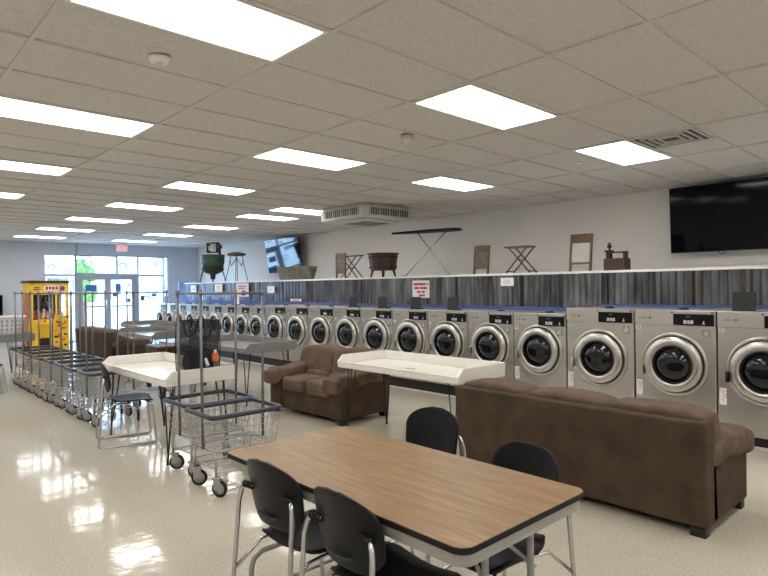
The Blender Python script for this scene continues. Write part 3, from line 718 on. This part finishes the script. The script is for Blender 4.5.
# ------------------------------------------------------------------ wire laundry carts
def make_cart():
    t = thing('laundry_cart', '', 'laundry cart')
    ax, ay, bx, by, zt, zb = .29, .235, .255, .20, .60, .335
    bk = MB(); r = .0019
    for i in range(11):
        f = -1+2*i/10
        for s_ in (-1, 1): bk.tube([(f*ax, s_*ay, zt), (f*bx, s_*by, zb)], r, 4, caps=False)
        bk.tube([(f*bx, -by, zb), (f*bx, by, zb)], r, 4, caps=False)
    for i in range(9):
        f = -1+2*i/8
        for s_ in (-1, 1): bk.tube([(s_*ax, f*ay, zt), (s_*bx, f*by, zb)], r, 4, caps=False)
        bk.tube([(-bx, f*by, zb), (bx, f*by, zb)], r, 4, caps=False)
    for k_ in range(1, 5):
        f = k_/5; a = bx+(ax-bx)*f; b = by+(ay-by)*f; z = zb+(zt-zb)*f
        bk.tube([(x, y_, z) for x, y_ in ((-a, -b), (a, -b), (a, b), (-a, b))], r, 4, closed=True)
    bk.tube([(x, y_, zb) for x, y_ in ((-bx, -by), (bx, -by), (bx, by), (-bx, by))], .004, 6, closed=True)
    bk.build('wire_basket', 'wire', t)
    MB().tube([(x, y_, zt) for x, y_ in rpoly(-ax-.008, ax+.008, -ay-.008, ay+.008, .05, 4)], .0185, 8, closed=True).build('bumper_rim', 'bumper', t)
    # base frame: arched side loops and lower rails
    fr = MB()
    for s_ in (-1, 1):
        x = s_*.245
        fr.tube([(x, -.175, .135), (x, -.175, .27), (x, -.16, .305), (x, -.125, .325), (x, .125, .325), (x, .16, .305), (x, .175, .27), (x, .175, .135)], .0105, 8)
        fr.tube([(x, -.175, .20), (x, .175, .20)], .006, 6)
        fr.tube([(-.245, s_*.175, .17), (.245, s_*.175, .17)], .008, 6); fr.tube([(-.245, s_*.175, .325), (.245, s_*.175, .325)], .008, 6)
    for f in (-.1, 0, .1): fr.tube([(-.245, f, .20), (.245, f, .20)], .004, 4)
    fr.build('base_frame', 'wire', t)
    for n, s_ in enumerate((-1, 1)):
        pl2 = MB().tube([(s_*.262, 0, .325), (s_*.272, 0, 1.53)], .0115, 8).tube([(s_*.272, 0, 1.50), (s_*.272, 0, 1.545)], .015, 8)
        pl2.build('pole', 'pole', t)
    MB().tube([(-.272, 0, 1.515), (.272, 0, 1.515)], .009, 8).build('hanging_bar', 'pole', t)
    a_ = [.5, -.3, .9, .2]
    for n, (sx, sy) in enumerate(((-1, -1), (1, -1), (-1, 1), (1, 1))):
        T = Matrix.Translation((sx*.245, sy*.175, 0)) @ Matrix.Rotation(a_[n], 4, 'Z')
        T0 = T @ Matrix.Translation((0, -.03, .064)) @ Matrix.Rotation(PI/2, 4, 'Y')
        c = MB().lathe([(.046, -.010), (.046, .010)], 20, T0).lathe([(.012, -.018), (.012, .018)], 10, T0)
        c.box(-.020, -.017, -.045, .012, .055, .135, T=T).box(.017, .020, -.045, .012, .055, .135, T=T).box(-.022, .022, -.03, .025, .128, .142, T=T)
        o = c.build('caster', 'apron', t)
        MB().ring([(.045, -.012), (.060, -.012), (.064, 0), (.060, .012), (.045, .012)], 24, T0).build('tyre', 'rubber', o)
    return t
ct = make_cart(); cg = 'wire laundry carts'
place(ct, False, (2.275, 4.225, 0), .0, 'wire laundry cart with a pole rack, nearest to the oak table', cg)
place(ct, True, (2.325, 4.76, 0), .02, 'wire laundry cart right behind the nearest one, touching the white table', cg)
py = [7.26, 7.79, 8.33, 8.86, 9.40, 9.94, 10.48, 11.02]
for n, y_ in enumerate(py):
    place(ct, True, (2.31+rnd.uniform(-.012, .012), y_, 0), rnd.uniform(-.01, .01), ('wire laundry cart, %s in the long row beside the two-aisle floor' % (nth[n] if n else 'front one')) if n < 7 else 'wire laundry cart, last in the long row before the basket table', 'wire laundry carts in the long row')
for loc, l_ in (((3.05, 8.05, 0), 'wire laundry cart standing to the right of the long row'),):
    place(ct, True, loc, .03, l_, cg)

# ------------------------------------------------------------------ claw machine
cm = thing('claw_machine', 'yellow toy claw machine by the shop windows', 'claw machine', (3.66, 16.2, 0))
w = .42; dd = .40
bd = MB(); bd.box(-w, w, -dd, dd, 0, .86); bd.box(-w, w, -dd, dd, 1.46, 1.74); bd.box(-w, -w+.07, -dd, -dd+.07, .86, 1.46).box(w-.32, w, -dd, -dd+.07, .86, .95).box(w-.07, w, -dd, -dd+.07, .86, 1.46).box(-w, -w+.05, dd-.05, dd, .86, 1.46).box(w-.05, w, dd-.05, dd, .86, 1.46)
bd.build('cabinet', 'yellow', cm, bevel=.01)
box(w-.30, w-.26, -dd-.004, -dd+.03, .95, 1.46).build('window_divider', 'yellow', cm)
box(-w-.03, w+.01, -dd-.03, dd+.02, 1.74, 1.80).build('top_cap', 'wood_d', cm, bevel=.01)
box(-w+.05, w-.05, dd-.06, dd-.05, .86, 1.46).build('back_panel', 'panel_b', cm)
box(-w-.004, -w, -dd+.1, dd-.05, .1, 1.45).build('side_decal', mat('orange_decal', (.5, .2, .08), .5, var=.4), cm)
sg = MB(); sg.prism(rpoly(-.13, .19, 1.54, 1.68, .06, 5), 0, .006, Matrix(((1, 0, 0, 0), (0, 0, -1, -dd), (0, 1, 0, 0), (0, 0, 0, 1)))); sgo = sg.build('header_badge', 'paper', cm)
rb = MB()
for i, x in enumerate((-.09, -.02, .05, .12)): rb.box(x, x+.05, -dd-.009, -dd-.006, 1.57+(i % 2)*.015, 1.655)
rb.build('badge_lettering', 'red', sgo)
MB().lathe([(.06, 0), (.06, .006)], 20, Matrix.Translation((.27, -dd, 1.61)) @ Matrix.Rotation(PI/2, 4, 'X')).build('header_ball', 'decalp', cm)
MB().box(-.34, -.2, -dd-.006, -dd, 1.57, 1.60).box(-.33, -.22, -dd-.006, -dd, 1.62, 1.65).build('header_lettering', 'galv', cm)
box(-w+.10, w-.32, -dd-.10, -dd, .72, .80).build('control_shelf', 'yellow', cm, bevel=.01)
MB().lathe([(.012, 0), (.012, .08), (.025, .09), (.025, .12), (.01, .13)], 12, Matrix.Translation((-.12, -dd-.05, .80))).build('joystick', 'red', cm)
dc = MB(); r5 = random.Random(5)
for i in range(26):
    x = r5.uniform(.12, .34); z = r5.uniform(.08, .84); s_ = r5.uniform(.015, .04); dc.prism(rpoly(x-s_, x+s_, z-s_*.7, z+s_*.7, s_*.5, 3), 0, .004+.0003*i, Matrix(((1, 0, 0, 0), (0, 0, -1, -dd), (0, 1, 0, 0), (0, 0, 0, 1))), i % 3)
dc.build('prize_decals', ['red', 'orange', 'foot'], cm)
MB().box(-.25, .0, -dd-.004, -dd, .15, .42).build('prize_door', 'foot', cm)
box(-w+.07, w-.07, -dd+.02, -dd+.026, .95, 1.46).build('front_glass', 'glass', cm)
MB().tube([(0, 0, 1.46), (0, 0, 1.30)], .008, 6).tube([(0, 0, 1.30), (.05, 0, 1.25), (.03, 0, 1.2)], .006, 6).tube([(0, 0, 1.30), (-.05, 0, 1.25), (-.03, 0, 1.2)], .006, 6).build('claw', 'chrome', cm)
toys = [('red', 'red plush toy piled in the claw machine'), ('pink', 'pink plush toy piled in the claw machine'), ('paper', 'white plush toy piled in the claw machine'), ('orange', 'orange plush toy piled in the claw machine')]
n = 0
for i in range(7):
    for j in range(2):
        m_, l_ = toys[(i*3+j*2) % 4]
        tt = thing('plush_toy', l_, 'toy', (3.66-.30+.10*i, 16.2-.26+.17*j, .861), rnd.uniform(0, 6), 'plush toys in the claw machine')
        hz = .05+.02*((i+j) % 3)
        MB().puff((0, 0, hz), (.048, .042, hz), .8, 10).build('body', m_, tt)
        MB().puff((0, 0, hz*2+.03), (.036, .034, .034), .9, 10).puff((.028, 0, hz*2+.06), (.012, .01, .014), .9, 6).puff((-.028, 0, hz*2+.06), (.012, .01, .014), .9, 6).build('head', m_, tt)

# small dark television stand at the far left wall
kt = thing('television', 'dark television on the far wall at the left picture edge', 'television', (2.84, 19.2, 1.15), PI/2)
box(-.09, -.04, -.42, .42, -.30, .30).build('bezel', 'tvf', kt); 
box(-.093, -.0905, -.40, .40, -.28, .28).build('screen', 'tv', kt)
box(-.04, .09, -.1, .1, -.08, .08).build('wall_bracket', 'foot', kt)
kt.rotation_euler = (0, 0, PI/2)

# ------------------------------------------------------------------ antiques on the ledge
Z = LZ+.0005
ww = thing('wringer_washer', 'antique green tub washer with wringer on the ledge', 'antique washer', (7.30, 14.62, Z), .3)
MB().lathe([(.27, .36), (.30, .52), (.315, .72), (.325, .73), (.325, .74), (.30, .74), (.28, .50), (.25, .38)], 32).build('tub', 'green', ww)
MB().lathe([(.0, .20), (.10, .22), (.20, .26), (.29, .33), (.30, .37), (.27, .375)], 28).lathe([(.06, .08), (.075, .22)], 14).build('skirt', 'iron', ww)
for i in range(4):
    a = PI/4+i*PI/2
    MB().tube([(.24*math.cos(a), .24*math.sin(a), .36), (.29*math.cos(a), .29*math.sin(a), .18), (.34*math.cos(a), .34*math.sin(a), 0)], [.022, .014, .012], 8).build('leg', 'iron', ww)
wr = MB(); wr.box(-.05, .05, -.20, -.17, .80, 1.06).box(-.05, .05, .15, .18, .80, 1.06).box(-.06, .06, -.20, .18, 1.03, 1.07).box(-.05, .05, -.20, .18, .79, .83)
wro = wr.build('wringer_frame', 'iron', ww)
for z in (.89, .96): MB().tube([(0, -.17, z), (0, .15, z)], .032, 12).build('roller', 'zincw', wro)
MB().tube([(0, -.26, .74), (0, -.26, .92)], .035, 10).puff((0, -.26, .95), (.05, .06, .07), .8, 10).tube([(0, -.26, .93), (0, -.17, .93)], .02, 8).tube([(0, -.26, .92), (0, -.38, .93)], .008, 6).tube([(0, -.30, .57), (0, -.40, .57)], .008, 6).build('gear_post', 'iron', ww)
MB().ring([(.31, .55), (.318, .56), (.31, .57)], 28).build('tub_band', 'galv', ww)

sp = thing('wire_stool', 'antique round-top stool on thin crossed metal legs, beside the green washer', 'stool', (7.35, 13.42, Z))
MB().lathe([(.20, .66), (.24, .69), (.24, .71), (.10, .755), (.0, .76)], 24).build('seat', 'wood_m', sp)
for i in range(4):
    a = PI/4+i*PI/2+.2
    MB().tube([(.14*math.cos(a), .14*math.sin(a), .67), (.20*math.cos(a), .20*math.sin(a), .35), (.28*math.cos(a), .28*math.sin(a), 0)], .009, 6).tube([(.16*math.cos(a), .16*math.sin(a), .6), (.19*math.cos(a+.9), .19*math.sin(a+.9), .40), (.16*math.cos(a+PI/2), .16*math.sin(a+PI/2), .6)], .006, 6).build('leg', 'hair', sp)

zt_ = thing('zinc_tub', 'long oval galvanized wash tub on the ledge below the angled television', 'wash tub', (7.35, 10.75, Z))
pf = [(.40, 0), (.44, .14), (.475, .27), (.49, .285), (.49, .275), (.462, .265), (.43, .14), (.385, .012), (.0, .01)]
T = Matrix(((0, -.62/1., 0, 0), (1.38, 0, 0, 0), (0, 0, 1, 0), (0, 0, 0, 1)))
MB().lathe(pf, 36, T).build('tub_body', 'galv', zt_)
for s_ in (-1, 1): MB().tube([(-.06, s_*.635, .20), (-.06, s_*.68, .19), (.06, s_*.68, .19), (.06, s_*.635, .20)], .007, 6).build('handle', 'iron', zt_)

def washboard(name, label, loc, w, h, lean, glass, rz=0.):
    t = thing(name, label, 'washboard', loc, rz, 'washboards on the ledge')
    T = Matrix.Rotation(lean, 4, 'Y')
    fr = MB(); fr.box(-.012, .012, -w/2, -w/2+.03, 0, h, T=T).box(-.012, .012, w/2-.03, w/2, 0, h, T=T).box(-.012, .012, -w/2, w/2, h-.02, h, T=T)
    fr.build('frame', 'wood_m', t)
    MB().box(-.009, .009, -w/2+.03, w/2-.03, h*.76, h-.02, T=T).build('top_board', 'wood_m', t)
    MB().box(-.011, .011, -w/2+.03, w/2-.03, h*.20, h*.24, T=T).build('cross_bar', 'wood_m', t)
    rb = MB(); n = 16
    for i in range(n): z = h*.24+(h*.52)*(i+.5)/n; rb.box(-.006, .006, -w/2+.03, w/2-.03, z-h*.011, z+h*.011, T=T)
    rb.box(-.003, .003, -w/2+.03, w/2-.03, h*.24, h*.76, T=T)
    rb.build('rubbing_panel', 'zincw' if glass else 'galv', t)
    return t
wr_ = thing('drying_rack', 'crossed-leg wooden drying rack on the ledge left of the barrel', 'drying rack', (7.42, 8.93, Z))
MB().box(-.04, .04, -.34, .46, .435, .455).build('top_rail', 'wood_m', wr_)
for x in (-.07, .07):
    for s_ in (-1, 1): MB().tube([(x, s_*.26, .006), (x+.005*s_, -s_*.22, .435)], .011, 6).build('leg', 'wood_d', wr_)
MB().tube([(-.08, 0, .21), (.08, 0, .21)], .010, 6).build('pivot', 'foot', wr_)
washboard('washboard', 'narrow wooden washboard standing in front of the drying rack', (7.18, 8.97, Z), .30, .50, 0., False)

br = thing('wash_barrel', 'dark wooden wash tub on four short legs on the ledge', 'wooden wash tub', (7.32, 7.90, Z))
MB().lathe([(.24, .13), (.26, .28), (.275, .42), (.265, .42), (.25, .16)], 14, None, 0, False).lathe([(.0, .13), (.24, .13)], 14).build('staves', 'wood_d', br)
for z in (.18, .36): r = .245+.10*(z-.13); MB().ring([(r+.002, z), (r+.009, z), (r+.011, z+.022), (r+.003, z+.022)], 28).build('hoop', 'iron', br)
MB().lathe([(.0, .42), (.30, .42), (.30, .445), (.0, .45)], 28).build('lid', 'wood_d', br)
for i in range(4):
    a = PI/4+i*PI/2; MB().tube([(.19*math.cos(a), .19*math.sin(a), .14), (.23*math.cos(a), .23*math.sin(a), 0)], [.024, .014], 8).build('leg', 'wood_d', br)

ib = thing('ironing_board', 'black-topped ironing board on thin crossed legs on the ledge', 'ironing board', (7.36, 6.83, Z), .48)
pts = []
for i in range(25):
    t_ = i/24; y_ = -.62+1.24*t_; wd = .17*min(1, (1-t_)*1.6+.03)**.7*min(1, (t_+.03)*9)**.5; pts.append((wd, y_))
poly = [(a, b) for a, b in pts]+[(-a, b) for a, b in pts[::-1]]
T = Matrix.Rotation(-.02, 4, 'X')
MB().prism(poly, .755, .775, T).prism([(a*.96, b*.99) for a, b in poly], .775, .788, T).build('board', 'rubber', ib)
MB().tube([(-.13, -.40, .008), (.13, -.40, .008)], .009, 6).tube([(0, -.40, .008), (0, .17, .755)], .009, 8).build('leg', 'chrome', ib)
MB().tube([(-.13, .40, .008), (.13, .40, .008)], .009, 6).tube([(.02, .40, .008), (.02, -.33, .755)], .009, 8).build('leg', 'chrome', ib)

washboard('washboard', 'wooden washboard leaning between the ironing board and the folding stand', (7.28, 5.62, Z), .29, .455, .10, False)
fs = thing('folding_stand', 'small wooden crossed-leg folding stand on the ledge above the paper notice', 'folding stand', (7.25, 4.86, Z))
MB().box(-.11, .11, -.18, .22, .375, .395).build('top', 'wood_m', fs)
for x in (-.09, .09):
    for s_ in (-1, 1): MB().tube([(x+.01*s_, s_*.21, .006), (x+.01*s_, -s_*.15, .38)], .010, 6).build('leg', 'wood_d', fs)
MB().tube([(-.10, -.20, .03), (.10, -.20, .03)], .008, 6).tube([(-.10, .19, .03), (.10, .19, .03)], .008, 6).tube([(-.1, 0.01, .2), (.1, 0.01, .2)], .007, 6).build('spreader', 'wood_d', fs)
washboard('washboard', 'tall wooden washboard with a pale glass panel leaning near the fruit press', (7.22, 3.92, Z), .31, .51, .12, True, .05)
fp = thing('antique_press', 'small dark wooden box press with a round finial at the right of the ledge', 'antique press', (7.25, 3.43, Z))
MB().box(-.09, .09, -.14, .135, 0, .155).build('box', 'wood_d', fp, bevel=.008)
MB().box(-.04, .04, .075, .125, .155, .245).box(-.055, .055, .055, .14, .245, .265).build('post', 'iron', fp)
MB().box(-.03, .03, -.135, -.095, .155, .235).box(-.03, .03, -.14, .09, .225, .243).build('handle', 'wood_d', fp)
MB().lathe([(.012, .265), (.012, .285), (.03, .305), (.03, .325), (.012, .345), (.016, .36), (.0, .368)], 14, Matrix.Translation((0, .095, 0))).build('finial', 'iron', fp)
MB().tube([(0, .13, .05), (-.0, .165, .05)], .014, 8).build('spout', 'iron', fp)

# ------------------------------------------------------------------ painted bubbles and notices on the shop glass
def bubble(x, z, r, m_, label):
    o = MB().tube([(x+r*math.cos(a), Y1+.035, z+r*math.sin(a)) for a in [2*PI*i/24 for i in range(24)]], .015, 6, closed=True).build('window_decal', m_)
    tag(o, label, 'window decal', 'painted bubbles on the shop glass')
for x, z, r, m_, l_ in ((4.53, 2.25, .09, 'decalg', 'small green painted bubble on the upper left pane'), (5.02, 2.13, .06, 'decalg', 'small green painted bubble low on the upper left pane, right side'),
                        (5.52, 2.40, .13, 'decalg', 'large green painted bubble under purple paint over the left door'), (6.57, 2.29, .12, 'decalg', 'large green painted bubble on the pane over the right door'),
                        (7.62, 2.46, .07, 'decalg', 'green painted bubble on the upper right pane'), (5.02, 1.52, .10, 'decalb', 'blue painted bubble beside the claw machine'),
                        (7.30, 1.22, .12, 'decalp', 'pale painted bubble on the right lower pane')):
    bubble(x, z, r, m_, l_)
wd = MB()
for i in range(7): wd.box(5.30+.05*i, 5.335+.05*i, Y1+.030, Y1+.038, 2.55+.01*(i % 2), 2.61)
tag(wd.build('window_lettering', 'decalp'), 'purple painted lettering over the left door', 'window lettering')
wd = MB()
for i in range(8): wd.box(4.42+.07*i, 4.47+.07*i, Y1+.030, Y1+.038, 1.80-.01*(i % 2), 1.93)
tag(wd.build('window_lettering', 'decalb'), 'blue painted lettering behind the top of the claw machine', 'window lettering')
for x, z, w_, h_, m_, l_ in ((5.62, 1.62, .32, .20, 'sign_b', 'blue sign on the left door glass'), (6.32, 1.40, .14, .10, 'ink', 'small dark notice on the right door glass'), (6.42, 1.62, .16, .26, 'sign_b', 'tall blue notice on the right door glass'), (6.72, 1.22, .16, .12, 'sign_b', 'small blue notice low on the right door glass'), (6.75, 1.72, .12, .08, 'pink', 'pink notice at the top of the right door glass'), (7.18, 1.28, .13, .16, 'ink', 'dark box notice on the right lower pane'), (7.55, 1.38, .16, .10, 'decalb', 'pale blue notice on the right lower pane')):
    tag(box(x-w_/2, x+w_/2, Y1+.030, Y1+.037, z-h_/2, z+h_/2).build('door_notice', m_), l_, 'notice')

# blue display board standing past the last washer
pb = thing('display_board', 'tall pale blue poster board standing past the last washer by the window', 'poster board', (7.55, 16.6, 0))
box(-.35, .35, -.03, .03, .05, 1.78).build('board', mat('pale_blue_board', (.25, .40, .70), .4, var=.3, vscale=5), pb)
box(-.25, .25, -.15, .15, 0, .05).build('foot', 'apron', pb)
pf_ = MB().box(.02, .30, -.034, -.030, 1.42, 1.72).build('framed_print', 'foot', pb); box(.05, .27, -.037, -.034, 1.45, 1.69).build('print', 'paper', pf_)

# ------------------------------------------------------------------ outside
tag(struct(box(-30, 45, Y1+.21, 70, -.15, -.02).build('ground_outside', 'pave')), 'pale sunlit paving outside the shop windows', 'ground')
bo = thing('street_building', 'pale low building across the road seen through the shop glass', 'building', (14, 62, -.02))
box(-16, 16, 0, 6, 0, 4.2).build('wall', 'brick', bo); box(-16.4, 16.4, -.4, 6.4, 4.2, 4.6).build('roof', 'alu', bo)
for i in range(5): box(-13+5.6*i, -10+5.6*i, -.06, 0, .6, 2.8).build('window', 'alu', bo)
tg = thing('street_tree', 'green tree seen through the left door of the shop front', 'tree', (7.7, 27.5, -.02))
MB().tube([(0, 0, 0), (.05, 0, 1.2), (0, .05, 2.2)], [.12, .09, .06], 8).build('trunk', 'wood_m', tg)
lf = MB(); r9 = random.Random(3)
for i in range(14): lf.puff((r9.uniform(-.35, .35), r9.uniform(-.4, .4), 2.0+r9.uniform(-.7, .7)), (r9.uniform(.15, .3),)*3, .9, 8, lambda v: v*(1+.25*math.sin(v.x*23+v.y*17)*math.cos(v.z*19)))
lf.build('crown', 'leaf', tg)
